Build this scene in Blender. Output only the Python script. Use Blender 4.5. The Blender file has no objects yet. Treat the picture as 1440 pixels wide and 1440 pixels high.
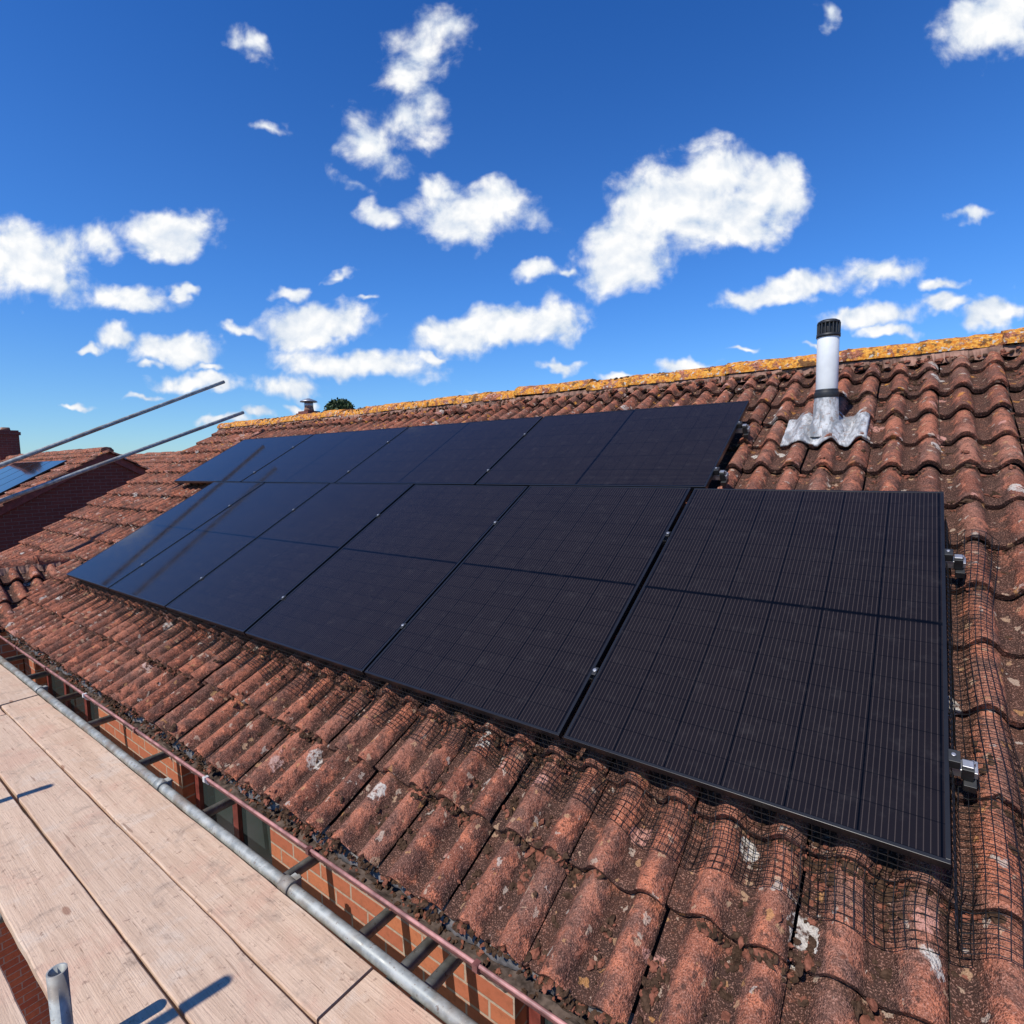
import bpy, math, random
import numpy as np
from mathutils import Vector, Matrix
random.seed(7); rng=np.random.default_rng(7)
S=bpy.context.scene
S.view_settings.view_transform='Standard'; S.view_settings.look='None'; S.view_settings.exposure=0
TH=math.radians(30); CT,ST=math.cos(TH),math.sin(TH)
COL=bpy.context.collection
# ------------------------------------------------------------------ helpers
def R(u,v,w): return Vector((-u, v*CT-w*ST, v*ST+w*CT))
class MB:
    def __init__(s): s.v=[];s.f=[];s.m=[];s.s=[]
    def face(s,idx,m=0,sm=False): s.f.append(tuple(idx));s.m.append(m);s.s.append(sm)
    def box(s,a,b,m=0,M=None):
        k=len(s.v)
        for z in(a[2],b[2]):
            for x,y in((a[0],a[1]),(b[0],a[1]),(b[0],b[1]),(a[0],b[1])):
                p=Vector((x,y,z)); s.v.append(tuple(M@p if M else p))
        for q in((3,2,1,0),(4,5,6,7),(0,1,5,4),(1,2,6,5),(2,3,7,6),(3,0,4,7)): s.face([k+i for i in q],m)
    def path(s,pts,r,n=12,m=0,cap=True,hollow=False):
        pts=[Vector(p) for p in pts]; k=len(s.v); rs=r if isinstance(r,(list,tuple)) else [r]*len(pts)
        d0=(pts[-1]-pts[0]).normalized(); ref=Vector((0,0,1)) if abs(d0.z)<.9 else Vector((1,0,0))
        for i,p in enumerate(pts):
            d=(pts[min(i+1,len(pts)-1)]-pts[max(i-1,0)])
            d=d.normalized() if d.length>1e-9 else d0
            a=d.cross(ref).normalized(); b=a.cross(d).normalized()
            for j in range(n):
                t=2*math.pi*j/n; s.v.append(tuple(p+rs[i]*(a*math.cos(t)+b*math.sin(t))))
        for i in range(len(pts)-1):
            for j in range(n):
                s.face((k+i*n+j,k+i*n+(j+1)%n,k+(i+1)*n+(j+1)%n,k+(i+1)*n+j),m,n>5)
        if cap:
            s.face([k+j for j in range(n)][::-1],m); s.face([k+(len(pts)-1)*n+j for j in range(n)],m)
    def obj(s,name,mats,parent=None,loc=None):
        me=bpy.data.meshes.new(name); me.from_pydata(s.v,[],s.f)
        for m in mats: me.materials.append(m)
        me.polygons.foreach_set('material_index',s.m); me.polygons.foreach_set('use_smooth',s.s)
        me.update(); o=bpy.data.objects.new(name,me); COL.objects.link(o)
        if parent: o.parent=parent
        return o
def empty(name):
    o=bpy.data.objects.new(name,None); COL.objects.link(o); return o
def bevel(o,w,seg=2):
    b=o.modifiers.new('b','BEVEL'); b.width=w; b.segments=seg; b.limit_method='ANGLE'
class NT:
    def __init__(s,nt): s.t=nt
    def n(s,typ,ins=None,**kw):
        x=s.t.nodes.new(typ)
        for k,v in kw.items(): setattr(x,k,v)
        for k,v in (ins or {}).items(): s.set(x,k,v)
        return x
    def set(s,x,k,v):
        sock=x.inputs[k]
        if isinstance(v,bpy.types.NodeSocket): s.t.links.new(v,sock)
        else:
            if isinstance(v,tuple) and len(v)==3 and sock.type=='RGBA': v=(*v,1)
            sock.default_value=v
    def m(s,op,a,b=0.0,c=0.0,clamp=False):
        x=s.t.nodes.new('ShaderNodeMath'); x.operation=op; x.use_clamp=clamp
        s.set(x,0,a); s.set(x,1,b); s.set(x,2,c); return x.outputs[0]
    def vm(s,op,a,b=None,scale=None):
        x=s.t.nodes.new('ShaderNodeVectorMath'); x.operation=op; s.set(x,0,a)
        if b is not None: s.set(x,1,b)
        if scale is not None: s.set(x,'Scale',scale)
        return x.outputs['Value'] if op in('LENGTH','DOT_PRODUCT') else x.outputs['Vector']
    def mix(s,f,a,b,bt='MIX'):
        x=s.t.nodes.new('ShaderNodeMix'); x.data_type='RGBA'; x.blend_type=bt; x.clamp_factor=True
        s.set(x,0,f); s.set(x,6,a); s.set(x,7,b); return x.outputs[2]
    def noise(s,vec,sc,det=4,ro=.55,dist=0.0,out=0):
        return s.n('ShaderNodeTexNoise',{'Vector':vec,'Scale':sc,'Detail':float(det),'Roughness':ro,'Distortion':dist}).outputs[out]
    def vor(s,vec,sc,out='Distance'):
        return s.n('ShaderNodeTexVoronoi',{'Vector':vec,'Scale':sc}).outputs[out]
    def ss(s,v,a,b,lo=0.0,hi=1.0):
        x=s.n('ShaderNodeMapRange',{'Value':v,'From Min':a,'From Max':b,'To Min':lo,'To Max':hi},interpolation_type='SMOOTHSTEP'); return x.outputs[0]
def mat(name):
    m=bpy.data.materials.new(name); m.use_nodes=True; nt=m.node_tree; nt.nodes.clear()
    g=NT(nt); b=g.n('ShaderNodeBsdfPrincipled'); o=g.n('ShaderNodeOutputMaterial',{'Surface':b.outputs[0]})
    tc=g.n('ShaderNodeTexCoord').outputs['Object']
    return m,g,b,tc
def bump(g,b,h,st,d):
    x=g.n('ShaderNodeBump',{'Height':h,'Strength':st,'Distance':d}); g.set(b,'Normal',x.outputs[0])
def simple(name,col,rough=.6,metal=0.0,nz=40,amt=.25,bs=0.0,spec=.5):
    m,g,b,tc=mat(name); n=g.noise(tc,nz,3,.6)
    dark=tuple(c*(1-amt) for c in col); lite=tuple(min(1,c*(1+amt)) for c in col)
    g.set(b,'Base Color',g.mix(g.ss(n,.3,.7),dark,lite)); b.inputs['Roughness'].default_value=rough; b.inputs['Metallic'].default_value=metal
    b.inputs['Specular IOR Level'].default_value=spec
    if bs: bump(g,b,n,bs,.004)
    return m
# ------------------------------------------------------------------ materials
def tile_mat(name,orange=0.0,use_attr=True):
    m,g,b,tc=mat(name)
    if use_attr:
        rnd=g.n('ShaderNodeAttribute',attribute_name='rnd').outputs['Fac']; hg=g.n('ShaderNodeAttribute',attribute_name='hgt').outputs['Fac']
    else: rnd=g.noise(tc,2.3,0); hg=g.m('ADD',.6,0)
    n1=g.noise(tc,8,4,.65); n2=g.noise(tc,2.1,2,.6); n3=g.noise(tc,48,3,.7); n4=g.noise(tc,240,1,.7); n5=g.noise(tc,15,5,.72)
    c=g.mix(rnd,(.235,.078,.046),(.45,.155,.088))
    c=g.mix(g.ss(n5,.51,.63),c,(.58,.19,.10))
    c=g.mix(g.m('MULTIPLY',g.ss(n1,.46,.60),.85),c,(.125,.060,.044))
    c=g.mix(g.m('MULTIPLY',g.ss(n2,.42,.68),.34),c,(.36,.20,.145))
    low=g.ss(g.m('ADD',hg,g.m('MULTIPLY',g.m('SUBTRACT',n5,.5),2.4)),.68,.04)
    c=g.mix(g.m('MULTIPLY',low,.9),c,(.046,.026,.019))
    c=g.mix(g.m('MULTIPLY',g.ss(n4,.55,.65),.45),c,(.60,.32,.23))
    c=g.mix(g.m('MULTIPLY',g.ss(n4,.46,.36),.55),c,(.06,.032,.025))
    c=g.mix(g.m('MULTIPLY',g.ss(n3,.54,.65),.78),c,(.070,.038,.029))
    dv=g.vm('ADD',tc,g.vm('SCALE',g.vm('SUBTRACT',g.noise(tc,24,3,.65,out=1),(.5,.5,.5)),scale=.075))
    v=g.n('ShaderNodeTexVoronoi',{'Vector':dv,'Scale':6.5}); vc=g.n('ShaderNodeSeparateColor',{'Color':v.outputs['Color']})
    rad=g.m('MULTIPLY',g.ss(vc.outputs[0],.34,1.0),.30)
    sp=g.ss(g.m('SUBTRACT',v.outputs['Distance'],rad),.012,-.02)
    c=g.mix(g.m('MULTIPLY',g.m('MULTIPLY',sp,g.ss(n3,.64,.44)),.85),c,g.mix(g.ss(vc.outputs[1],.35,.65),(.62,.57,.49),(.60,.30,.23)))
    v2=g.n('ShaderNodeTexVoronoi',{'Vector':dv,'Scale':26.0}); vc2=g.n('ShaderNodeSeparateColor',{'Color':v2.outputs['Color']})
    sp2=g.ss(g.m('SUBTRACT',v2.outputs['Distance'],g.m('MULTIPLY',g.ss(vc2.outputs[0],.4,1),.36)),.02,-.05)
    c=g.mix(g.m('MULTIPLY',sp2,.65),c,g.mix(vc2.outputs[1],(.54,.47,.39),(.50,.24,.08)))
    if orange==0 and use_attr:   # sparse orange lichen, denser towards the ridge
        z=g.n('ShaderNodeSeparateXYZ',{'Vector':tc}).outputs[2]
        v3=g.n('ShaderNodeTexVoronoi',{'Vector':dv,'Scale':15.0}); vc3=g.n('ShaderNodeSeparateColor',{'Color':v3.outputs['Color']})
        sp3=g.ss(g.m('SUBTRACT',v3.outputs['Distance'],g.m('MULTIPLY',g.ss(vc3.outputs[2],.62,1),.33)),.02,-.04)
        c=g.mix(g.m('MULTIPLY',g.m('MULTIPLY',sp3,g.ss(z,.7,1.75)),.85),c,(.60,.26,.05))
    if orange>0:
        no=g.noise(tc,8,6,.75); 
        c=g.mix(g.ss(no,.43,.49),c,g.mix(g.ss(n3,.4,.6),(.58,.19,.025),(.80,.40,.075)))
        c=g.mix(g.m('MULTIPLY',g.ss(n1,.56,.62),.85),c,(.10,.055,.035))
        c=g.mix(g.ss(g.noise(tc,30,3),.60,.66),c,(.55,.50,.42))
    g.set(b,'Base Color',c); b.inputs['Roughness'].default_value=.93; b.inputs['Specular IOR Level'].default_value=.12
    h=g.m('ADD',g.m('MULTIPLY',n4,.5),g.m('ADD',g.m('MULTIPLY',n3,1.4),g.m('MULTIPLY',n5,1.6)))
    bump(g,b,h,1.0,.008)
    return m
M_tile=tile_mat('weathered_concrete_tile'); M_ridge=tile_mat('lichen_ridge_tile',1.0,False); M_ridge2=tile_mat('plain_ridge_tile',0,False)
M_moss=simple('dry_moss',(.060,.034,.021),.95,0,60,.5,.8,.1)
M_moss2=simple('red_grit',(.19,.072,.045),.95,0,60,.4,.8,.1)
M_dark=simple('underlay_light_block',(.03,.02,.017),.9)  # dark tone for the light-blocking sheets added below the tiles
M_mortar=simple('verge_mortar',(.24,.13,.09),.9,0,12,.55,.8)
M_frame=simple('black_anodised_frame',(.012,.012,.013),.32,.0,20,.1)
M_alu=simple('aluminium',(.42,.42,.43),.45,.8,30,.15)
M_wire=simple('black_wire',(.008,.008,.008),.5)
M_dirt=simple('gutter_silt',(.085,.062,.05),.95,0,22,.6,.9,.1)
M_felt=simple('eaves_felt',(.115,.105,.10),.85,0,16,.65,.4,.3)
def galv():
    m,g,b,tc=mat('galvanised_steel'); n=g.noise(tc,18,4,.6); n2=g.noise(tc,5,3,.6); v=g.vor(tc,90)
    c=g.mix(g.ss(n,.35,.7),(.26,.275,.26),(.45,.46,.43)); c=g.mix(g.m('MULTIPLY',g.ss(n2,.5,.68),.65),c,(.22,.16,.11))
    c=g.mix(g.m('MULTIPLY',g.ss(v,.2,.05),.4),c,(.55,.54,.5)); c=g.mix(g.m('MULTIPLY',g.ss(g.noise(tc,45,3,.7),.60,.68),.8),c,(.16,.11,.08))
    g.set(b,'Base Color',c); g.set(b,'Roughness',g.ss(n,.2,.8,.4,.7)); b.inputs['Metallic'].default_value=.15; bump(g,b,n,.3,.002); return m
M_galv=galv()
def wood():
    m,g,b,tc=mat('scaffold_board_wood')
    rnd=g.n('ShaderNodeAttribute',attribute_name='rnd').outputs['Fac']
    off=g.n('ShaderNodeCombineXYZ',{'X':g.m('MULTIPLY',rnd,37.0),'Y':g.m('MULTIPLY',rnd,11.0),'Z':0.0}).outputs[0]
    p=g.vm('ADD',tc,off)
    st=g.vm('MULTIPLY',p,(1.0,16.0,6.0)); n=g.noise(st,1.6,5,.6,1.0); st2=g.vm('MULTIPLY',p,(4,120,40)); f=g.noise(st2,1.5,3,.6)
    big=g.noise(p,3.4,5,.68); sp=g.noise(p,34,4,.75); mid=g.noise(p,9,5,.72,.5)
    c=g.mix(g.ss(n,.35,.68),(.69,.485,.335),(.56,.375,.25))
    c=g.mix(g.m('MULTIPLY',g.ss(f,.54,.72),.3),c,(.36,.22,.14))
    c=g.mix(g.m('MULTIPLY',g.ss(big,.5,.66),.6),c,(.58,.33,.22))
    c=g.mix(g.m('MULTIPLY',g.ss(big,.46,.32),.6),c,(.66,.53,.41))
    c=g.mix(g.m('MULTIPLY',g.ss(mid,.52,.68),.65),c,(.40,.28,.20))
    c=g.mix(g.m('MULTIPLY',g.ss(mid,.64,.73),.65),c,(.24,.15,.10))
    c=g.mix(g.m('MULTIPLY',g.ss(sp,.58,.70),.75),c,(.22,.12,.08))
    c=g.mix(g.m('MULTIPLY',rnd,.28),c,(.44,.36,.29))
    sc1=g.n('ShaderNodeMapping',{'Vector':p,'Rotation':(0,0,.9),'Scale':(2.2,30.0,1.0)}).outputs[0]
    c=g.mix(g.m('MULTIPLY',g.ss(g.noise(sc1,1.7,2,.5),.70,.74),.7),c,(.25,.15,.10))
    kv=g.n('ShaderNodeTexVoronoi',{'Vector':g.vm('MULTIPLY',p,(1.1,3.2,1)),'Scale':1.6}); 
    c=g.mix(g.m('MULTIPLY',g.ss(kv.outputs['Distance'],.075,.04),.75),c,(.27,.13,.08))
    g.set(b,'Base Color',c); b.inputs['Roughness'].default_value=.85; b.inputs['Specular IOR Level'].default_value=.2
    bump(g,b,g.m('ADD',n,g.m('ADD',f,g.m('ADD',sp,mid))),.7,.003); return m
M_wood=wood()
def brick(name,c1,c2,mort):
    m,g,b,tc=mat(name)
    sx=g.n('ShaderNodeSeparateXYZ',{'Vector':tc}); v=g.n('ShaderNodeCombineXYZ',{'X':g.m('ADD',sx.outputs[0],sx.outputs[1]),'Y':sx.outputs[2],'Z':0.0}).outputs[0]
    bt=g.n('ShaderNodeTexBrick',{'Vector':v,'Color1':c1,'Color2':c2,'Mortar':mort,'Scale':1.0,'Mortar Size':.006,'Mortar Smooth':.2,'Bias':0.0,'Brick Width':.225,'Row Height':.075})
    n=g.noise(tc,30,4,.7); c=g.mix(g.m('MULTIPLY',g.ss(n,.45,.7),.45),bt.outputs[0],tuple(x*.45 for x in c1))
    g.set(b,'Base Color',c); b.inputs['Roughness'].default_value=.9
    bump(g,b,g.m('SUBTRACT',g.m('MULTIPLY',n,.4),bt.outputs[1]),.7,.006); return m
M_brick=brick('orange_brick',(.52,.17,.075),(.42,.12,.06),(.45,.34,.26))
M_brick2=brick('dark_red_brick',(.20,.05,.034),(.16,.04,.028),(.20,.12,.10))
M_gut=simple('brown_gutter_plastic',(.16,.06,.052),.45,0,14,.35)
M_gut2=simple('faded_pink_gutter_rim',(.38,.18,.16),.5,0,14,.4)
M_white=simple('white_bracket',(.60,.58,.56),.5)
M_win=simple('stained_window_frame',(.20,.045,.035),.5,0,20,.3)
m,g,b,tc=mat('window_glass'); b.inputs['Base Color'].default_value=(.03,.04,.04,1); b.inputs['Roughness'].default_value=.06; M_glass=m
M_pipe=simple('white_flue_plastic',(.74,.75,.73),.4,0,9,.06)
M_blk=simple('black_plastic',(.02,.02,.02),.5)
def lead():
    m,g,b,tc=mat('weathered_lead'); n=g.noise(g.vm('MULTIPLY',tc,(3,1,1)),9,5,.7,.5); n2=g.noise(tc,40,3,.7)
    c=g.mix(g.ss(n,.38,.62),(.20,.205,.21),(.52,.52,.51)); c=g.mix(g.m('MULTIPLY',g.ss(n2,.52,.66),.75),c,(.24,.16,.12))
    g.set(b,'Base Color',c); b.inputs['Roughness'].default_value=.6; bump(g,b,n2,.4,.004); return m
M_lead=lead()
def cellmat():
    m,g,b,tc=mat('black_solar_cells'); s=g.n('ShaderNodeSeparateXYZ',{'Vector':tc}); x,y=s.outputs[0],s.outputs[1]
    def line(val,per,w,off=0.0):
        f=g.m('FRACT',g.m('DIVIDE',g.m('ADD',val,off),per)); d=g.m('ABSOLUTE',g.m('SUBTRACT',f,.5)); return g.m('GREATER_THAN',d,.5-w/per/2)
    bus=line(x,.01525,.0021,-.018+.0076); cg=line(x,.183,.0048,-.018); ym=g.m('ABSOLUTE',g.m('SUBTRACT',y,.861)); rg=line(ym,.0935,.003,-.008)
    mid=g.m('LESS_THAN',ym,.006)
    n=g.noise(tc,2.0,2,.5)
    cx=g.m('FLOOR',g.m('DIVIDE',g.m('SUBTRACT',x,.018),.183)); cy=g.m('FLOOR',g.m('DIVIDE',y,.0935))
    wn=g.n('ShaderNodeTexWhiteNoise',{'Vector':g.n('ShaderNodeCombineXYZ',{'X':cx,'Y':cy,'Z':0.0}).outputs[0]}).outputs[0]
    c=g.mix(n,(.0085,.0068,.0070),(.0125,.0095,.0092))
    c=g.mix(g.m('MULTIPLY',wn,.28),c,(.017,.0135,.013))
    c=g.mix(g.m('MULTIPLY',bus,.68),c,(.074,.056,.048))
    c=g.mix(g.m('MULTIPLY',rg,.65),c,(.002,.002,.002)); c=g.mix(cg,c,(.0015,.0015,.0015))
    c=g.mix(mid,c,(.002,.002,.002))
    dust=g.noise(tc,14,4,.7); c=g.mix(g.m('MULTIPLY',g.ss(dust,.5,.8),.035),c,(.3,.27,.25))
    g.set(b,'Base Color',c); g.set(b,'Roughness',g.ss(dust,.3,.8,.05,.10)); b.inputs['Specular IOR Level'].default_value=.27
    return m
M_cell=cellmat()
# ------------------------------------------------------------------ tiled slope
AMP=.055; PER=.165; GA=.3125; LIFT=.038; WB=-.191; V0=-.64
def roll(s):
    f=np.mod(s,1.0); return np.where(f<.64,np.power(np.clip(np.sin(np.pi*f/.64),0,1),.8),-.12*np.sin(np.pi*np.clip((f-.64)/.36,0,1)))
def wtile(u,v):
    f=np.mod((v-V0)/GA,1.0); return WB+roll(np.asarray(u)/PER)*AMP+(1-f)*LIFT
def nz(a,b,k):
    return (np.sin(a*k*1.0+2.1*np.sin(b*k*.7+1.3))+np.sin(b*k*1.31+1.7*np.sin(a*k*.9))+.6*np.sin((a+b)*k*2.3))/2.6
def tile_slope(name,O,du,dv,nn,u0,u1,v0,v1,wb,rpr=13,rows=(0,.012,.06,.2,.4,.6,.8,1.0,1.07),seed=1,parent=None,mt=None,jit=1.0):
    r=np.random.default_rng(seed); O,du,dv,nn=[np.array(q,float) for q in(O,du,dv,nn)]
    TW=2*PER; i0=math.floor(u0/TW); i1=math.ceil(u1/TW); nj=int(round((v1-v0)/GA))
    V=[];F=[];RN=[];HG=[];nu=2*rpr+1; fr=np.array(rows); nr=len(fr)
    k=0
    for j in range(nj):
        for i in range(i0,i1):
            sl=np.linspace(0.012,1.988,nu); U=i*TW+sl*PER+r.normal(0,.0024)*jit; uu,ff=np.meshgrid(U,fr)
            ssl=np.tile(sl,(nr,1)); rl=roll(ssl)
            w=wb+rl*AMP*(1+r.normal(0,.04)*jit)+(1-ff)*LIFT+r.normal(0,.0032)*jit
            w=w+nz(uu,ff*GA+j*.9,60)*.0018*jit; w[0]-=.004
            w+= (ssl-1)*r.normal(0,.0024)*jit
            vv=v0+(j+ff)*GA+r.normal(0,.006)*jit; 
            vv[:3]+= (nz(U+j,U*0+i,38)*.0045+np.where(nz(U+3*j,U*0+j,95)>.72,.011,0))[None,:]*jit*np.array([1,1,.6])[:,None]
            vv[:4]+= (ssl[:4]-1)*r.normal(0,.0035)*jit
            lipu=uu[0];lipv=vv[0]+.002;lipw=w[0]-.026
            UU=np.concatenate([uu[0],lipu,uu.ravel()]);VV=np.concatenate([vv[0],lipv,vv.ravel()]);WW=np.concatenate([w[0],lipw,w.ravel()])
            P=O+UU[:,None]*du+VV[:,None]*dv+WW[:,None]*nn; V.append(P)
            base=k; q=np.arange(nu-1)
            lip=np.stack([base+q,base+q+1,base+nu+q+1,base+nu+q],1)[:, ::-1]
            idn=np.arange(nr*nu).reshape(nr,nu)+base+2*nu
            tp=np.stack([idn[:-1,:-1].ravel(),idn[1:,:-1].ravel(),idn[1:,1:].ravel(),idn[:-1,1:].ravel()],1)
            F.append(lip[:, ::-1]);F.append(tp); k+=len(UU)
            RN.append(np.full(len(UU),np.clip(r.normal(.5,.34),0,1)))
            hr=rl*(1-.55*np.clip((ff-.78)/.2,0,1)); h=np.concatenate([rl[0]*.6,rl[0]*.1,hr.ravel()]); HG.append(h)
    V=np.concatenate(V);F=np.concatenate(F)
    me=bpy.data.meshes.new(name); me.from_pydata(V.tolist(),[],F.tolist()); me.materials.append(mt or M_tile)
    me.polygons.foreach_set('use_smooth',[True]*len(F))
    for nme,dat in(('rnd',RN),('hgt',HG)):
        at=me.attributes.new(nme,'FLOAT','POINT'); at.data.foreach_set('value',np.concatenate(dat).astype(np.float32))
    me.update(); o=bpy.data.objects.new(name,me); COL.objects.link(o)
    if parent:o.parent=parent
    return o
def ridge_run(name,p0,p1,parent,mt,rad=.115,L=.44,seed=3):
    mb=MB(); r=random.Random(seed); p0=Vector(p0);p1=Vector(p1); D=(p1-p0); n=max(1,int(D.length/L)); d=D.normalized(); side=d.cross(Vector((0,0,1))).normalized(); up=Vector((0,0,1))
    for i in range(n):
        a=p0+D*(i/n); e=p0+D*((i+1)/n)+d*.015; k=len(mb.v); dz=r.gauss(0,.009); dy=r.gauss(0,.006); N=14; cuts=9; tz=r.gauss(0,.009)
        for c in range(cuts+1):
            q=a.lerp(e,c/cuts); rr=rad*(1+.08*(1-c/cuts))
            for j in range(N+1):
                t=math.pi*(j/N); x=math.cos(t);z=math.sin(t)**.9
                nn=.004*math.sin(17*q.dot(d)*3+j*1.9)+r.gauss(0,.003)
                mb.v.append(tuple(q+side*(x*(rr+nn)*1.12+dy)+up*(z*(rr+nn)*.86+dz+tz*(c/cuts-.5))))
        for c in range(cuts):
            for j in range(N): mb.face((k+c*(N+1)+j,k+c*(N+1)+j+1,k+(c+1)*(N+1)+j+1,k+(c+1)*(N+1)+j),0,True)
        for c in(0,cuts): mb.face([k+c*(N+1)+j for j in range(N+1)],0)
    k=len(mb.v); NB=int(D.length/.02)
    for i in range(NB+1):
        q=p0+D*(i/NB); o=.014*math.sin(i*.9)+.012*math.sin(i*2.3+1)+r.gauss(0,.006)
        for sx,z in((-.155-o,-.074),(-.12,.004),(.12,.004),(.155+o,-.074)): mb.v.append(tuple(q+side*sx+up*(z+r.gauss(0,.003))))
    for i in range(NB):
        for j in range(3): mb.face((k+i*4+j,k+i*4+j+1,k+i*4+5+j,k+i*4+4+j),1,False)
    return mb.obj(name,[mt,M_mortar],parent)
# ------------------------------------------------------------------ main house
house=empty('brick_house')
UL,UR=10.23,-4.29; VR=V0+14*GA
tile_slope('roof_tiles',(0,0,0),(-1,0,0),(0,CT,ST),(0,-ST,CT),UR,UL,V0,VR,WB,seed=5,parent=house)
rp=R(0,VR,WB+.02); RY,RZ=rp.y,rp.z+.008
tile_slope('rear_roof_tiles',(0,2*RY,0),(1,0,0),(0,-CT,ST),(0,ST,CT),-UL,-UR,V0,VR,WB,rpr=6,rows=(0,.02,.5,1.05),seed=6,parent=house)
ridge_run('ridge_tiles',(-UL-.02,RY,RZ+.0),(-UR,RY,RZ+.0),house,M_ridge)
mb=MB()
for sgn in(1,-1):
    k=len(mb.v); a=R(0,V0+.03,WB-.03); t=R(0,VR,WB-.03)
    f=(lambda y: y) if sgn==1 else (lambda y: 2*RY-y)
    for x in(-UL+.02,-UR): 
        mb.v.append((x,f(a.y),a.z)); mb.v.append((x,f(t.y),t.z))
    mb.face((k,k+1,k+3,k+2))
mb.obj('underlay_light_block',[M_dark],house)  # sheet added under both slopes so no light leaks between tiles
WY=-.30; GZ=-5.2
wins=[(-6.9,-5.2),(-3.75,-2.72),(-1.16,.35),(1.6,3.0)]
mb=MB(); top=-.50; wt=-.74; wbz=-1.95
xs=[-UL+.05]+[q for w in wins for q in w]+[-UR-.05]
for i in range(0,len(xs)-1,2): mb.box((xs[i],WY,GZ),(xs[i+1],WY+.25,top))
for a,b in wins:
    mb.box((a,WY,wt),(b,WY+.25,top)); mb.box((a,WY,GZ),(b,WY+.25,wbz))
for x in(-UL+.05,-UR-.30):
    k=len(mb.v)
    for xx in(x,x+.25):
        mb.v+= [(xx,WY+.25,GZ),(xx,2*RY-.12+.3-.25-.2,GZ),(xx,2*RY-.12+.3-.25-.2,-.5),(xx,RY,RZ-.10),(xx,WY+.25,-.5)]
    mb.face((k,k+4,k+3,k+2,k+1)); mb.face((k+5,k+6,k+7,k+8,k+9))
mb.box((-UL+.05,2*RY-.3,GZ),(-UR-.05,2*RY-.05,-.5))
mb.obj('walls',[M_brick],house)
mb=MB()
for a,b in wins:
    y=WY+.07
    mb.box((a,y,wt-.06),(b,y+.06,wt-.001)); mb.box((a,y,wbz+.001),(b,y+.06,wbz+.07))
    n=max(2,round((b-a)/.55))
    for i in range(n+1):
        x=a+(b-a-.06)*i/n; mb.box((x+.001,y+.001,wbz+.07),(x+.059,y+.059,wt-.06))
    mb.box((a+.06,y+.025,wbz+.07),(b-.06,y+.035,wt-.06),1)
    mb.box((a-.03,WY-.05,wbz-.05),(b+.03,WY+.06,wbz-.002),0)
mb.obj('windows',[M_win,M_glass],house)
mb=MB(); mb.box((-UL+.03,-.405,-.64),(-UR,-.383,-.50)); mb.box((-UL+.03,-.382,-.64),(-UR,WY-.002,-.62)); 
mb.obj('fascia_and_soffit',[M_win],house)
mb=MB(); N=120
for j in range(N):
    v=V0+.01+(VR-V0)*j/N; v2=V0+.01+(VR-V0)*(j+1)/N
    h1=.0+random.gauss(0,.006)
    a=[R(UL-.03,v,WB-.06),R(UL+.015+h1,v,WB-.06),R(UL+.015+h1,v,WB+.02),R(UL-.03,v,WB+.045)]
    b=[R(UL-.03,v2,WB-.06),R(UL+.015+h1,v2,WB-.06),R(UL+.015+h1,v2,WB+.02),R(UL-.03,v2,WB+.045)]
    k=len(mb.v); mb.v+=[tuple(p) for p in a+b]
    for q in range(3): mb.face((k+q,k+q+1,k+q+5,k+q+4))
mb.obj('verge_mortar',[M_mortar],house)
# gutter
mb=MB(); GY,GZg=-.466,-.512; gr=.050; N=12; X0,X1=-7.05,-UR
for x in(X0,X1):
    for j in range(N+1):
        t=math.pi*j/N; mb.v.append((x,GY-gr*math.cos(t),GZg-gr*math.sin(t)))
    for j in range(N+1):
        t=math.pi*j/N; mb.v.append((x,GY-(gr-.004)*math.cos(t),GZg-(gr-.004)*math.sin(t)))
for j in range(N):
    mb.face((j,j+1,2*(N+1)+j+1,2*(N+1)+j),0,True); q=N+1; mb.face((q+j,q+j+1,2*(N+1)+q+j+1,2*(N+1)+q+j),3 if j>2 else 0,True)
mb.path([(X0,GY-gr+.002,GZg+.002),(X1,GY-gr+.002,GZg+.002)],.0065,8,1)
k=len(mb.v); NS=700
for i in range(NS+1):
    x=X0+(X1-X0)*i/NS
    for j in range(5):
        y=GY-.040+.080*j/4; z=GZg-.026+.007*math.sin(x*7+j)+.004*math.sin(x*31+j*2)+random.gauss(0,.0025)+.006*(j/4); mb.v.append((x,y,z))
for i in range(NS):
    for j in range(4): mb.face((k+i*5+j,k+i*5+5+j,k+i*5+6+j,k+i*5+1+j),3,False)
x=-6.42; i=0
while x<4:
    mi_=2 if i in(2,4) else 0
    mb.path([(x,GY-gr*1.12*math.cos(t),GZg+.006-gr*1.12*math.sin(t)) for t in [math.pi*q/8 for q in range(9)]],.005,6,mi_); 
    mb.box((x-.010,GY-gr-.011,GZg-.014),(x+.010,GY-gr+.012,GZg+.010),mi_)
    x+=.88; i+=1
mb.obj('gutter',[M_gut,M_gut2,M_white,M_dirt],house)
# eaves felt lapping into gutter
mb=MB(); NS=900
for i in range(NS+1):
    u=-4.2+(11.2)*i/NS; d=.008*math.sin(u*9)+.005*math.sin(u*33)+random.gauss(0,.002)
    for v,w in((V0+.05,WB-.012),(V0-.004+d*.5,WB-.008),(V0-.014+d,WB-.030)): mb.v.append(tuple(R(u,v,w)))
for i in range(NS):
    for j in range(2): k=i*3+j; mb.face((k,k+3,k+4,k+1),0,True)
mb.obj('eaves_felt',[M_felt],house)
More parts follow.
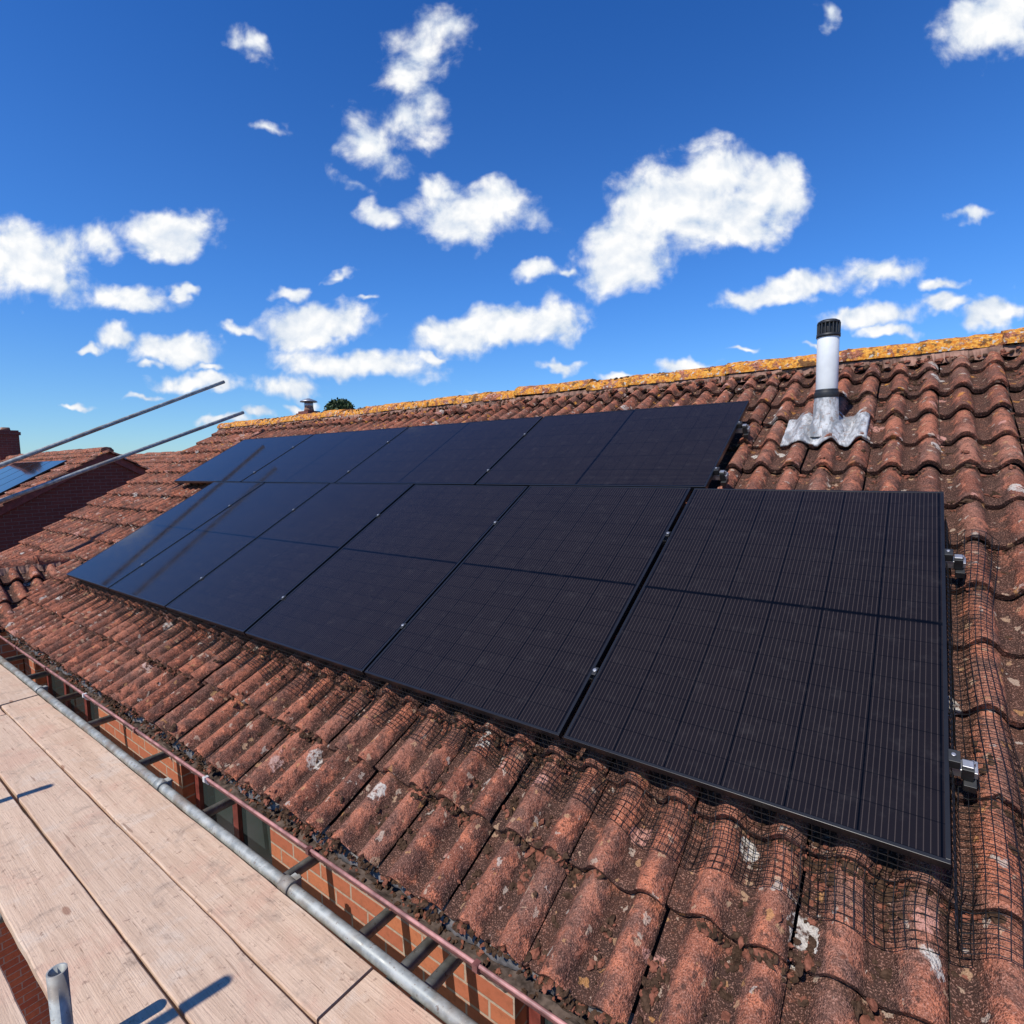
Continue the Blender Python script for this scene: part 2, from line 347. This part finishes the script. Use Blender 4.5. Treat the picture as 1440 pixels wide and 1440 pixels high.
# cross wing roof
cw_z=.05
tile_slope('wing_roof_tiles',(-8.0,0,cw_z),(0,-1,0),(-CT,0,ST),(ST,0,CT),-.5,1.95,-.96,-.96+3*GA,0-.05,rpr=8,rows=(0,.012,.06,.3,.6,1.06),seed=9,parent=house)
tile_slope('wing_rear_tiles',(-8.0,0,cw_z),(0,1,0),(CT,0,ST),(-ST,0,CT),-1.95,.5,-.96,-.96+3*GA,0-.05,rpr=4,rows=(0,.02,.5,1.06),seed=10,parent=house)
ridge_run('wing_ridge_tiles',(-8.0,-1.95,cw_z-.045),(-8.0,.5,cw_z-.045),house,M_ridge2,rad=.10,seed=8)
mb=MB()
mb.v+=[(-7.2,.4,-.52),(-7.2,-1.9,-.52),(-8.0,-1.9,-.07),(-8.0,.4,-.07),(-8.8,-1.9,-.52),(-8.8,.4,-.52)]
mb.face((0,1,2,3));mb.face((3,2,4,5)); mb.obj('wing_light_block',[M_dark],house)  # same kind of added light-blocking sheet, below the wing tiles
mb=MB(); mb.box((-8.65,-1.8,GZ),(-7.3,-.31,-.55)); k=len(mb.v)
mb.v+=[(-7.3,-1.8,-.55),(-8.65,-1.8,-.55),(-8,-1.8,-.12)]; mb.face((k,k+1,k+2)); mb.obj('wing_walls',[M_brick],house)
# moss clumps
def moss(name,pts,sizes,mats,mi,parent):
    import bmesh
    bm=bmesh.new(); bmesh.ops.create_icosphere(bm,subdivisions=2,radius=1); bv=np.array([v.co[:] for v in bm.verts]); bf=np.array([[v.index for v in f.verts] for f in bm.faces]); bm.free()
    V=[];F=[];MI=[]
    for i,(p,sz) in enumerate(zip(pts,sizes)):
        a=rng.uniform(0,6.28); c,s=math.cos(a),math.sin(a); ph=rng.uniform(0,10,3)
        q=bv*(1+.28*np.sin(bv[:,[1]]*5+ph[0])*np.sin(bv[:,[0]]*6+ph[1])+rng.normal(0,.14,(len(bv),1)))
        q=q*np.array([rng.uniform(.8,1.8),rng.uniform(.7,1.1),rng.uniform(.4,.7)])*sz
        q=np.stack([q[:,0]*c-q[:,1]*s,q[:,0]*s+q[:,1]*c,q[:,2]],1)
        w=np.stack([q[:,0],q[:,1]*CT-q[:,2]*ST,q[:,1]*ST+q[:,2]*CT],1)+np.array(p[:])
        F.append(bf+i*len(bv)); V.append(w); MI+= [mi[i]]*len(bf)
    V=np.concatenate(V);F=np.concatenate(F); me=bpy.data.meshes.new(name); me.from_pydata(V.tolist(),[],F.tolist())
    for m_ in mats: me.materials.append(m_)
    me.polygons.foreach_set('material_index',MI); me.update(); o=bpy.data.objects.new(name,me); COL.objects.link(o); o.parent=parent
pts=[];sz=[];mi=[]
def blocked(u,v): return (-.0<u<6.95 and .03<v<1.75) or (1.08<u<8.1 and 1.7<v<2.88) or (abs(u-.583)<.24 and 2.45<v<2.9)
cnt=0
while cnt<12500:
    near=rng.random()<.60
    u=rng.uniform(-1.3,4.5) if near else rng.uniform(-3,10.1); v=rng.uniform(V0,.5 if near and rng.random()<.6 else VR-.1)
    md=rng.random()
    if md<.58:
        j=round((v-V0)/GA); v=V0+j*GA-abs(rng.normal(0,.010)) ; 
    elif md<.94: u=(math.floor(u/PER)+.82+rng.normal(0,.06))*PER
    if v<V0-.02 or blocked(u,v): continue
    if nz(np.array(u),np.array(v),5.0)+rng.normal(0,.2)<.0: continue
    for q in range(int(rng.integers(1,7))):
        u2=u+rng.normal(0,.013); v2=v+rng.normal(0,.008) if md>=.58 else v-abs(rng.normal(0,.004))
        w=float(wtile(u2,v2)); s=rng.uniform(.0028,.0100)*(1+.6*(rng.random()<.08)); pts.append(R(u2,v2,w+s*.15)); sz.append(s); mi.append(int(rng.random()<.33)); cnt+=1
for i in range(1100):
    u=rng.uniform(-1,7); s=rng.uniform(.004,.010)
    pts.append(Vector((-u,GY+rng.normal(0.01,.02),GZg-.022+rng.normal(0,.004)))); sz.append(s); mi.append(int(rng.random()<.3))
for i in range(900):   # clumps on the lip of the eave course
    u=rng.uniform(-1.5,7); v=V0+rng.normal(-.004,.006); s=rng.uniform(.004,.009)
    pts.append(R(u,v,float(WB+roll(u/PER)*AMP)+rng.uniform(-.01,.02))); sz.append(s); mi.append(int(rng.random()<.3))
for i in range(1500):
    u=rng.uniform(-3,10); s=rng.uniform(.006,.020); pts.append(Vector((-u,RY-.150+rng.normal(0,.02),RZ-.055+rng.normal(0,.015)))); sz.append(s); mi.append(int(rng.random()<.5))
for i in range(600):
    u=rng.uniform(-3,10); s=rng.uniform(.006,.018); a=rng.uniform(.9,2.6); pts.append(Vector((-u,RY+.125*math.cos(a),RZ+.098*math.sin(a)))); sz.append(s); mi.append(int(rng.random()<.3))
moss('roof_moss',pts,sz,[M_moss,M_moss2],mi,house)
# ------------------------------------------------------------------ solar panels
PW,PL,PT=1.134,1.722,.030
mb=MB(); fw=.011
mb.v+=[(fw,fw,-.0015),(PW-fw,fw,-.0015),(PW-fw,PL-fw,-.0015),(fw,PL-fw,-.0015)]; mb.face((0,1,2,3),0)
mb.v+=[(fw,fw,-.006),(PW-fw,fw,-.006),(PW-fw,PL-fw,-.006),(fw,PL-fw,-.006)]; mb.face((7,6,5,4),1)
mb.box((0,0,-PT),(PW,fw,0),1); mb.box((0,PL-fw,-PT),(PW,PL,0),1); mb.box((0,fw,-PT),(fw,PL-fw,0),1); mb.box((PW-fw,fw,-PT),(PW,PL-fw,0),1)
pm=mb.obj('solar_panel',[M_cell,M_frame]); bevel(pm,.0012,2); PM=pm.data
BX=Matrix(((1,0,0,0),(0,CT,-ST,0),(0,ST,CT,0),(0,0,0,1)))
def panel(o,u_left,v,land=False,w=0):
    T=Matrix.Translation(R(u_left,v,w))
    M=T@BX
    if land: M=M@Matrix.Translation((0,PW,0))@Matrix.Rotation(-math.pi/2,4,'Z')
    o.matrix_world=M@Matrix.Rotation(random.gauss(0,.0009),4,'X')@Matrix.Rotation(random.gauss(0,.0009),4,'Y')
def newp():
    o=bpy.data.objects.new('solar_panel',PM); COL.objects.link(o); b=o.modifiers.new('b','BEVEL'); b.width=.0012;b.segments=2; b.limit_method='ANGLE'; return o
for i in range(6):
    panel(pm if i==0 else newp(), i*1.154+PW,0)
for i in range(4):
    o=newp(); panel(o,1.075+i*1.742+PL,1.735,True)
mb=MB()
def rbox(u0,u1,v0,v1,w0,w1,m): mb.box((-u1,v0,w0),(-u0,v1,w1),m,BX)
for v in(.32,1.27): rbox(-.045,7.0,v-.018,v+.018,-.066,-.031,0)
for v in(1.93,2.52): rbox(1.045,8.08,v-.018,v+.018,-.066,-.031,0)
rail=mb.obj('mounting_rail',[M_alu]); bevel(rail,.002)
mb=MB()
for i in range(1,6):
    for v in(.32,1.27): rbox(i*1.154-.019,i*1.154-.001,v-.02,v+.02,.0012,.005,0); mb.path([R(i*1.154-.01,v,.004),R(i*1.154-.01,v,.012)],.0085,10,1)
for i in range(1,4):
    for v in(1.93,2.52): u=1.075+i*1.742; rbox(u-.019,u-.001,v-.02,v+.02,.0012,.005,0); mb.path([R(u-.01,v,.004),R(u-.01,v,.012)],.0085,10,1)
for u,v in((-.006,.32),(-.006,1.27),(1.068,1.93),(1.068,2.52)):
    rbox(u-.020,u+.008,v-.020,v+.020,-.03,.004,0); mb.path([R(u-.004,v,.004),R(u-.004,v,.011)],.006,10,1)
    rbox(u-.052,u-.024,v-.024,v+.014,-.066,-.018,0); rbox(u-.050,u-.024,v-.018,v+.006,-.017,-.010,1)
    rbox(u-.060,u-.030,v-.040,v+.025,-.095,-.068,0)
    rbox(u-.062,u-.040,v-.012,v+.030,-.066,-.040,1); mb.path([R(u-.050,v+.012,-.04),R(u-.050,v+.012,-.022)],.007,8,1)
cl=mb.obj('panel_clamps',[M_blk,M_alu]); bevel(cl,.0015)
# ------------------------------------------------------------------ bird mesh
mb=MB()
def hz(u,v): return float(wtile(u,v))
def soft(u,v):
    a=hz(u,v); b_=max(hz(u+.02,v),hz(u-.02,v),a); c_=max(b_,hz(u,v+.025),hz(u,v-.02)); return .30*a+.70*c_+.006
def bpt(u,t):
    ext=.145+.03*math.sin(u*3.1)+.018*math.sin(u*11)
    if t<.25: k=t/.25; v=-.004-.012*k; w=-.02-.06*k; w=max(w,soft(u,v)); return R(u,v,w)
    k=(t-.25)/.75; v=-.016-ext*k; w0=soft(u,v); lift=.03*(1-k)**2+.008*math.sin(u*23+k*5)
    return R(u+.006*math.sin(k*3+u*5),v,w0+max(lift,0))
def rpt(v,t):
    ext=.15+.03*math.sin(v*4.1+1)
    if t<.25: k=t/.25; u=-.004-.012*k; w=max(-.02-.06*k,soft(u,v)); return R(u,v,w)
    k=(t-.25)/.75; u=-.016-ext*k; w0=soft(u,v); return R(u,v+.008*math.sin(k*4+v*6),w0+.03*(1-k)**2+abs(.006*math.sin(v*19)))
TS=[i/10 for i in range(11)]
def skirt(fn,a,b):
    n=int((b-a)/.0225)
    for i in range(n+1):
        x=a+(b-a)*i/n; mb.path([fn(x,t) for t in TS],.0014,3,0,False)
    for t in TS[1:]:
        mb.path([fn(a+(b-a)*i/n,t) for i in range(n+1)],.0014,3,0,False)
skirt(bpt,-.05,6.9); skirt(rpt,-.13,1.55)
mb.obj('bird_guard_wire_mesh',[M_wire])
# ------------------------------------------------------------------ flue
fl=empty('vent_flue')
bp=R(.583,2.66,-.135)
def lathe(name,prof,m,n=28):
    mb=MB(); mb.path([bp+Vector((0,0,z)) for r_,z in prof],[r_ for r_,z in prof],n,0); o=mb.obj(name,[m],fl); bevel(o,.002); return o
lathe('lead_sleeve',[(.12,-.06),(.095,.01),(.074,.05),(.068,.19)],M_lead)
lathe('black_collar',[(.071,.188),(.071,.222),(.066,.224),(.066,.24)],M_blk)
lathe('white_pipe',[(.0625,.235),(.0625,.575)],M_pipe)
lathe('cowl_core',[(.050,.57),(.050,.665)],M_blk)
mb=MB()
mb.path([bp+Vector((0,0,.565)),bp+Vector((0,0,.585))],.068,28); mb.path([bp+Vector((0,0,.648)),bp+Vector((0,0,.662)),bp+Vector((0,0,.672))],[.066,.062,.045],28)
for i in range(18):
    t=2*math.pi*i/18; d=Vector((math.cos(t)*.062,math.sin(t)*.062,0)); mb.path([bp+d+Vector((0,0,.583)),bp+d+Vector((0,0,.65))],.0045,5)
mb.obj('slotted_cowl',[M_blk],fl)
mb=MB(); NU,NV=40,26
for j in range(NV+1):
    for i in range(NU+1):
        u=.583+(i/NU-.5)*.47; v=2.66+(j/NV)*.36-.19+(.014*math.sin(i*.55) if j==0 else 0)
        w=WB+float(roll(u/PER))*AMP*.85+LIFT*.8+.014+.003*math.sin(i*1.3+j*.8)
        rr=math.hypot(u-.583,v-2.66); w+=.05*max(0,1-rr/.13)
        if j==0: w-=.012
        mb.v.append(tuple(R(u,v,w)))
for j in range(NV):
    for i in range(NU): k=j*(NU+1)+i; mb.face((k,k+NU+1,k+NU+2,k+1),0,True)
lf=mb.obj('lead_flashing',[M_lead],fl); sm=lf.modifiers.new('s','SOLIDIFY'); sm.thickness=.006
# ------------------------------------------------------------------ scaffold
sc=empty('scaffold')
ZB=-.67
brd=[(-.598,-.818),(-.828,-1.050),(-1.060,-1.282),(-1.348,-1.570),(-1.580,-1.802),(-1.812,-2.034)]
joints=[[-6.95,-5.43,-1.53,1.2],[-6.95,-5.2,-1.15,1.2],[-6.95,-4.6,-.75,1.2],[-6.95,-4.0,-.2,1.2],[-6.95,-3.9,0,1.2],[-6.95,-3.1,.8,1.2]]
V=[];F=[];RN=[]
for (y0,y1),js in zip(brd,joints):
    for a,b in zip(js[:-1],js[1:]):
        a+=.006;b-=.006; n=40; k=len(V); dz=random.gauss(0,.002); tilt=random.gauss(0,.004); bow=random.gauss(0,.003); rn=random.random(); yo=random.gauss(0,.002); sk=random.gauss(0,.0015)
        ch=.004
        prof=[(y0,-.038),(y0,-ch),(y0-ch,0),(y1+ch,0),(y1,-ch),(y1,-.038)]
        for i in range(n+1):
            x=a+(b-a)*i/n; e0=random.gauss(0,.0008); e1=random.gauss(0,.0008)
            for pi_,(y,z) in enumerate(prof):
                V.append((x,y+(e0 if pi_<3 else e1)+yo+sk*(i/n-.5)*2+.0018*math.sin(x*3+k+y*9),ZB+z+dz+tilt*(y-y0)+bow*math.sin(math.pi*i/n)+.0012*math.sin(x*9+y*20)))
                RN.append(rn)
        for i in range(n):
            for j in range(6): F.append((k+i*6+j,k+i*6+(j+1)%6,k+(i+1)*6+(j+1)%6,k+(i+1)*6+j))
        F.append(tuple(k+j for j in range(6))); F.append(tuple(k+n*6+j for j in range(6))[::-1])
me=bpy.data.meshes.new('scaffold_boards'); me.from_pydata(V,[],F); me.materials.append(M_wood)
at=me.attributes.new('rnd','FLOAT','POINT'); at.data.foreach_set('value',RN); me.update()
o=bpy.data.objects.new('scaffold_boards',me); COL.objects.link(o); o.parent=sc
mb=MB(); r=.0242
LY,LZ=-.556,-.690
mb.path([(-7.0,LY,LZ),(-3.2,LY,LZ-.002),(1.3,LY,LZ)],r,20)
mb.path([(-7.0,-2.10,LZ-.05),(1.3,-2.10,LZ-.05)],r,16)
for x in(-6.95,-6.2,-5.4,-4.69,-3.81,-2.99,-2.24,-1.73,-1.50,-1.38,-.5,.4):
    mb.path([(x,-2.2,LZ-.05),(x+.01,WY-.01+random.uniform(-.03,0),LZ-.05)],r,16)
for x in(-5.6,-3.35,-2.12,-1.0):
    mb.path([(x-.03,LY,LZ),(x+.03,LY,LZ)],.033,14); mb.box((x-.022,LY-.01,LZ-.06),(x+.022,LY+.045,LZ+.022)); mb.path([(x,LY+.03,LZ),(x,LY+.055,LZ+.012)],.011,6)
def openpipe(x,y,z0,z1):
    k=len(mb.v); n=24
    for rr,z in((r,z0),(r,z1),(r-.004,z1),(r-.004,z1-.15)):
        for j in range(n): t=2*math.pi*j/n; mb.v.append((x+rr*math.cos(t),y+rr*math.sin(t),z))
    for q in range(3):
        for j in range(n): mb.face((k+q*n+j,k+q*n+(j+1)%n,k+(q+1)*n+(j+1)%n,k+(q+1)*n+j),0,q!=1)
openpipe(-2.01,-1.315,GZ,-.375)
for x in(-2.06,-3.99,-6.1): openpipe(x,-2.10,GZ,.85)
openpipe(-8.12,-1.95,GZ,1.1)
def ext(a,b,k): a=Vector(a);b=Vector(b); return a+(a-b)*k
for a,b in(((-8.22,-.16,1.10),(-8.53,2.50,2.316)),((-8.2,-.19,.71),(-8.27,2.63,1.852))):
    mb.path([ext(a,b,.68),a,b],r,16)
mb.obj('tubes',[M_galv],sc)
# ------------------------------------------------------------------ neighbour houses
def far_house(name,x0,x1,ry,rz,half,brickm,seed,ch=None,pot=None):
    e=empty(name); h=half*math.tan(TH); L=round(half/CT/GA)*GA
    tile_slope('roof_slope',(0,ry,rz),(-1,0,0),(0,CT,ST),(0,-ST,CT),-x1,-x0,-L,0,-.03,rpr=5,rows=(0,.03,.5,1.05),seed=seed,parent=e)
    tile_slope('rear_roof_slope',(0,ry,rz),(1,0,0),(0,-CT,ST),(0,ST,CT),x0,x1,-L,0,-.03,rpr=4,rows=(0,.03,1.05),seed=seed+1,parent=e)
    ridge_run('ridge',(x0,ry,rz-.02),(x1,ry,rz-.02),e,M_ridge2,seed=seed)
    mb=MB(); hh=half-.25; ez=rz-.07-hh*math.tan(TH)
    for x in(x0+.05,x1-.05):
        k=len(mb.v); mb.v+=[(x,ry-hh,GZ),(x,ry+hh,GZ),(x,ry+hh,ez),(x,ry,rz-.07),(x,ry-hh,ez)]; mb.face((k,k+1,k+2,k+3,k+4))
    for y in(ry-hh,ry+hh):
        k=len(mb.v); mb.v+=[(x0+.05,y,GZ),(x1-.05,y,GZ),(x1-.05,y,ez),(x0+.05,y,ez)]; mb.face((k,k+1,k+2,k+3))
    if ch:
        cx,cy,cz,cwid=ch; mb.box((cx-cwid,cy-cwid*.8,rz-1),(cx+cwid,cy+cwid*.8,cz)); mb.box((cx-cwid-.04,cy-cwid*.8-.04,cz-.15),(cx+cwid+.04,cy+cwid*.8+.04,cz-.05))
    mb.obj('walls_and_chimney',[brickm],e)
    mb=MB()
    for sgn in(-1,1):
        for xx in(x1+.0,):
            k=len(mb.v)
            for q in(0,1):
                y=ry+sgn*q*half; z=rz-q*half*math.tan(TH)
                mb.v+=[(xx+.03,y,z-.02),(xx+.03,y,z-.20),(xx-.03,y,z-.20),(xx-.03,y,z-.02)]
            for j in range(4): mb.face((k+j,k+(j+1)%4,k+4+(j+1)%4,k+4+j))
    mb.obj('bargeboards',[M_win],e)
    mb=MB()
    for yy in(-1.6,.4):
        mb.box((x1-.045,ry+yy,-3.6),(x1-.02,ry+yy+1.1,-2.5),1); mb.box((x1-.05,ry+yy-.06,-3.66),(x1-.03,ry+yy+1.16,-2.44),0)
    mb.obj('windows',[M_white,M_glass],e)
    if ch:
        mb=MB(); cx,cy,cz,_=ch
        mb.path([(cx,cy,cz),(cx,cy,cz+.10)],[.13,.11],16,0)
        if pot:
            mb.path([(cx,cy,cz+.1),(cx,cy,cz+.24)],.11,12,1); mb.path([(cx,cy,cz+.24),(cx,cy,cz+.27),(cx,cy,cz+.33)],[.22,.20,.04],20,1)
        mb.obj('chimney_pot',[M_mortar,M_alu],e)
    return e
far_house('neighbour_brick_house',-26.5,-15.0,2.96,1.47,3.5,M_brick2,21,(-23.7,2.96,2.35,.32))
far_house('distant_brick_house',-27.5,-11.0,6.9,1.55,3.2,M_brick2,31,(-12.80,6.76,2.44,.22),True)
for i in range(4):
    o=newp(); p=Vector((-20.6+i*1.154,2.96,1.47))
    o.matrix_world=Matrix.Translation(p+Vector((0,-2.25*CT-.08*ST,-2.25*ST+.08*CT)))@BX
# ------------------------------------------------------------------ trees
M_bark=simple('bark',(.09,.06,.045),.9,0,20,.4,.6)
def leafm():
    m,g,b,tc=mat('leaves'); n=g.noise(tc,1.3,3,.6)
    g.set(b,'Base Color',g.mix(g.ss(n,.35,.65),(.025,.045,.015),(.06,.09,.025))); b.inputs['Roughness'].default_value=.6; return m
M_leaf=leafm()
def tree(x,y,H,cr,seed,nl=9000,top=False):
    r=np.random.default_rng(seed); mb=MB(); e=empty('tree'); b0=Vector((x,y,GZ))
    mb.path([b0,b0+Vector((.1,0,H*.3)),b0+Vector((0,.15,H*.6)),b0+Vector((.1,.1,H*.9))],[.28,.2,.12,.03],10)
    C=[]
    for i in range(26):
        a=r.uniform(0,6.28); hh=r.uniform(.35,.86 if top else .97); rad=cr*math.sqrt(max(.05,1-((hh-.62)/.42)**2))*r.uniform(.45,1)
        q=b0+Vector((math.cos(a)*rad,math.sin(a)*rad,H*hh)); C.append((q,r.uniform(.45,1.0)*cr*.42))
        s0=b0+Vector((0,.1,H*(hh*.6))); mb.path([s0,(s0+q)/2+Vector((0,0,.1)),q],[.07,.045,.012],6)
    if top:
        for dx,dy,dz,s in((0,0,-.35,.62),(-.55,.2,-.42,.45),(.5,-.1,-.45,.5),(.1,-.4,-.5,.5),(-.2,.4,-.2,.35)): C.append((b0+Vector((dx,dy,H+dz)),s)); C.append((b0+Vector((dx,dy,H+dz)),s))
    mb.obj('trunk_and_limbs',[M_bark],e)
    V=[];F=[]
    for i in range(nl):
        q,s=C[r.integers(len(C))]; d=r.normal(0,1,3); d/=np.linalg.norm(d); p=np.array(q[:])+d*s*r.uniform(.4,1.08)*np.array([1,1,.8])
        a=r.normal(0,1,3);a/=np.linalg.norm(a); b_=np.cross(a,r.normal(0,1,3)); b_/=np.linalg.norm(b_); l=r.uniform(.06,.13)
        k=len(V); V+=[tuple(p-a*l),tuple(p+b_*l*.6),tuple(p+a*l),tuple(p-b_*l*.6)]; F.append((k,k+1,k+2,k+3))
    me=bpy.data.meshes.new('foliage'); me.from_pydata(V,[],F); me.materials.append(M_leaf); o=bpy.data.objects.new('foliage',me); COL.objects.link(o); o.parent=e
tree(-24.0,16.0,9.50,2.0,1,16000,True); tree(-33,12,6.8,3.0,3,6000); tree(-40,0,7.0,3.4,4,6000)
m,g,b,tc=mat('grass_and_gravel'); n=g.noise(tc,.25,4,.6); n2=g.noise(tc,12,4,.7)
g.set(b,'Base Color',g.mix(g.ss(n,.42,.58),g.mix(n2,(.035,.06,.018),(.075,.105,.035)),g.mix(n2,(.14,.11,.085),(.3,.24,.19)))); b.inputs['Roughness'].default_value=.95
mb=MB(); q=3000; mb.v+=[(-q,-q,GZ),(q,-q,GZ),(q,q,GZ),(-q,q,GZ)]; mb.face((0,1,2,3)); mb.obj('ground',[m])
# ------------------------------------------------------------------ camera
FX=Vector((-.591,.802,-.0908)).normalized(); UPv=Vector((-.0385,.0843,.996)); RT=FX.cross(UPv).normalized(); UPv=RT.cross(FX).normalized()
cam=bpy.data.cameras.new('camera'); co=bpy.data.objects.new('camera',cam); COL.objects.link(co)
Mc=Matrix((( RT.x,UPv.x,-FX.x,-.114),(RT.y,UPv.y,-FX.y,-1.680),(RT.z,UPv.z,-FX.z,1.029),(0,0,0,1)))
co.matrix_world=Mc; cam.sensor_width=36; cam.lens=36*767/1440; cam.clip_start=.02; cam.clip_end=6000; S.camera=co
# ------------------------------------------------------------------ sun + sky
EL=math.radians(52); sh=Vector((.14,.99,0)).normalized()
sdir=Vector((sh.x*math.cos(EL),sh.y*math.cos(EL),-math.sin(EL)))
sl=bpy.data.lights.new('sun','SUN'); sl.energy=4.7; sl.angle=math.radians(.5); sl.color=(1,.955,.88); so=bpy.data.objects.new('sun',sl); COL.objects.link(so)
so.rotation_euler=sdir.to_track_quat('-Z','Y').to_euler()
W=bpy.data.worlds.new('World'); S.world=W; W.use_nodes=True; nt=W.node_tree; nt.nodes.clear(); g=NT(nt)
try: W.cycles.sampling_method='MANUAL'; W.cycles.sample_map_resolution=256
except Exception: pass
sky=g.n('ShaderNodeTexSky'); sky.sky_type='NISHITA'; sky.sun_disc=False; sky.sun_elevation=EL; sky.sun_rotation=math.atan2(-sh.x,-sh.y)%(2*math.pi)
sky.air_density=1.0; sky.dust_density=.1; sky.ozone_density=1.6
dirv=g.n('ShaderNodeTexCoord').outputs['Generated']
elev=g.n('ShaderNodeSeparateXYZ',{'Vector':dirv}).outputs[2]
tint=g.mix(g.ss(elev,.0,.32),(.62,.96,1.36),(.40,.93,1.68))
tint=g.mix(g.ss(elev,.25,.75),tint,(.20,.70,1.50))
skyc=g.mix(1.0,sky.outputs[0],tint,'MULTIPLY')
BF=Vector((-.591,.802,-.0908)).normalized(); BU=UPv.copy(); BR=RT.copy()
dF=g.vm('DOT_PRODUCT',dirv,tuple(BF)); dR=g.vm('DOT_PRODUCT',dirv,tuple(BR)); dU=g.vm('DOT_PRODUCT',dirv,tuple(BU))
dFc=g.m('MAXIMUM',dF,.08)
P=g.n('ShaderNodeCombineXYZ',{'X':g.m('DIVIDE',dR,dFc),'Y':g.m('DIVIDE',dU,dFc),'Z':0.0}).outputs[0]
warp=g.vm('SCALE',g.vm('SUBTRACT',g.noise(P,13,3,.6,out=1),(.5,.5,.5)),scale=.075)
PWp=g.vm('ADD',P,warp)
CL=[ # chart x, y(up), rx, ry, rot, fill
(-55,415,98,46,0,1.05),(-20,440,48,32,0,1.05),(-100,450,38,32,0,.95),(-185,412,50,26,-10,.8),
(290,470,56,48,0,1.2),(240,430,100,64,10,1.25),(165,375,78,52,35,1.25),(365,450,56,46,0,1.2),(310,420,74,46,0,1.2),(135,345,46,36,0,1.1),
(-690,355,80,58,0,1.2),(-650,330,42,36,0,1.0),(-575,375,85,34,-20,.58),(-480,390,72,34,0,1.2),(-530,302,54,24,0,1.15),
(-555,245,42,20,0,1.05),(-470,230,66,24,0,1.2),(-590,228,26,10,0,.95),(-310,305,42,18,10,.85),(-275,265,80,28,5,1.2),(-380,255,52,14,-15,.8),
(-20,257,112,31,5,1.2),(48,270,54,28,0,1.2),(-220,210,114,23,-3,1.15),(38,336,46,20,0,1.0),(80,333,24,11,0,.75),
(380,312,100,23,12,1.0),(335,300,54,18,10,.95),(520,338,62,24,5,1.05),(500,280,72,22,3,1.15),(520,253,50,13,0,1.05),(650,420,64,18,12,.72),(605,320,36,14,0,.95),(615,292,38,15,0,1.1),(680,280,56,22,5,1.1),
(-440,182,85,18,0,1.0),(-320,180,78,24,0,.85),(65,205,36,12,0,1.0),(150,190,40,11,0,1.0),(245,202,48,13,0,1.05),(-105,217,36,11,0,.9),(-465,308,28,10,0,.7),(-200,295,24,10,0,.75),(-410,130,46,10,0,.95),(-360,142,34,10,0,.95),(-430,205,36,9,0,.8),(-510,205,24,10,0,.9),
(-120,255,28,10,0,.7),(-300,150,40,9,0,.8),(-30,170,40,8,0,.7),(320,225,50,8,0,.6),(430,235,40,8,0,.65),(-250,330,40,12,20,.6),(-520,160,50,9,0,.7),(-620,150,50,9,0,.6),
(-130,640,90,110,-20,.60),(-150,560,110,95,30,.56),(-200,520,100,65,-35,.60),(-110,510,64,60,0,.50),(-150,600,50,70,0,.60),(-90,690,90,60,25,.44),(-360,655,75,32,-35,.56),(-340,535,80,24,-15,.46),(-230,470,75,34,-40,.40),
(445,705,32,34,0,.56),(675,690,84,54,10,1.1),(720,715,60,50,0,1.1),
(820,300,120,40,0,1.0),(-900,420,120,60,0,1.0),(1000,520,160,70,0,1.0),(300,900,160,80,20,.8),
]
f=None
for x,y,rx,ry,ro,fill in CL:
    mp=g.n('ShaderNodeMapping',{'Vector':PWp,'Location':(x/767,y/767,0),'Rotation':(0,0,math.radians(ro)),'Scale':(rx/767,ry/767,1)},vector_type='TEXTURE')
    v=g.m('SUBTRACT',fill,g.vm('LENGTH',mp.outputs[0]))
    f=v if f is None else g.m('SMOOTH_MAX',f,v,.25)
nA=g.noise(P,11,7,.58,.2); nB=g.noise(g.vm('ADD',P,(.008,-.018,0)),11,3,.58,.2)
fld=g.m('ADD',f,g.m('MULTIPLY',g.m('SUBTRACT',nA,.5),1.75))
den=g.ss(fld,-.02,.58); den=g.m('MULTIPLY',den,g.m('GREATER_THAN',dF,.09))
shade=g.m('ADD',g.m('MULTIPLY',g.m('SUBTRACT',nA,nB),3.0),g.ss(fld,.1,1.0,.40,.85),clamp=True)
ccol=g.mix(shade,(5.6,6.7,8.3),(10.3,10.3,10.2))
col=g.mix(g.m('MULTIPLY',den,.98),skyc,ccol)
bg=g.n('ShaderNodeBackground',{'Color':col,'Strength':.10}); g.n('ShaderNodeOutputWorld',{'Surface':bg.outputs[0]})
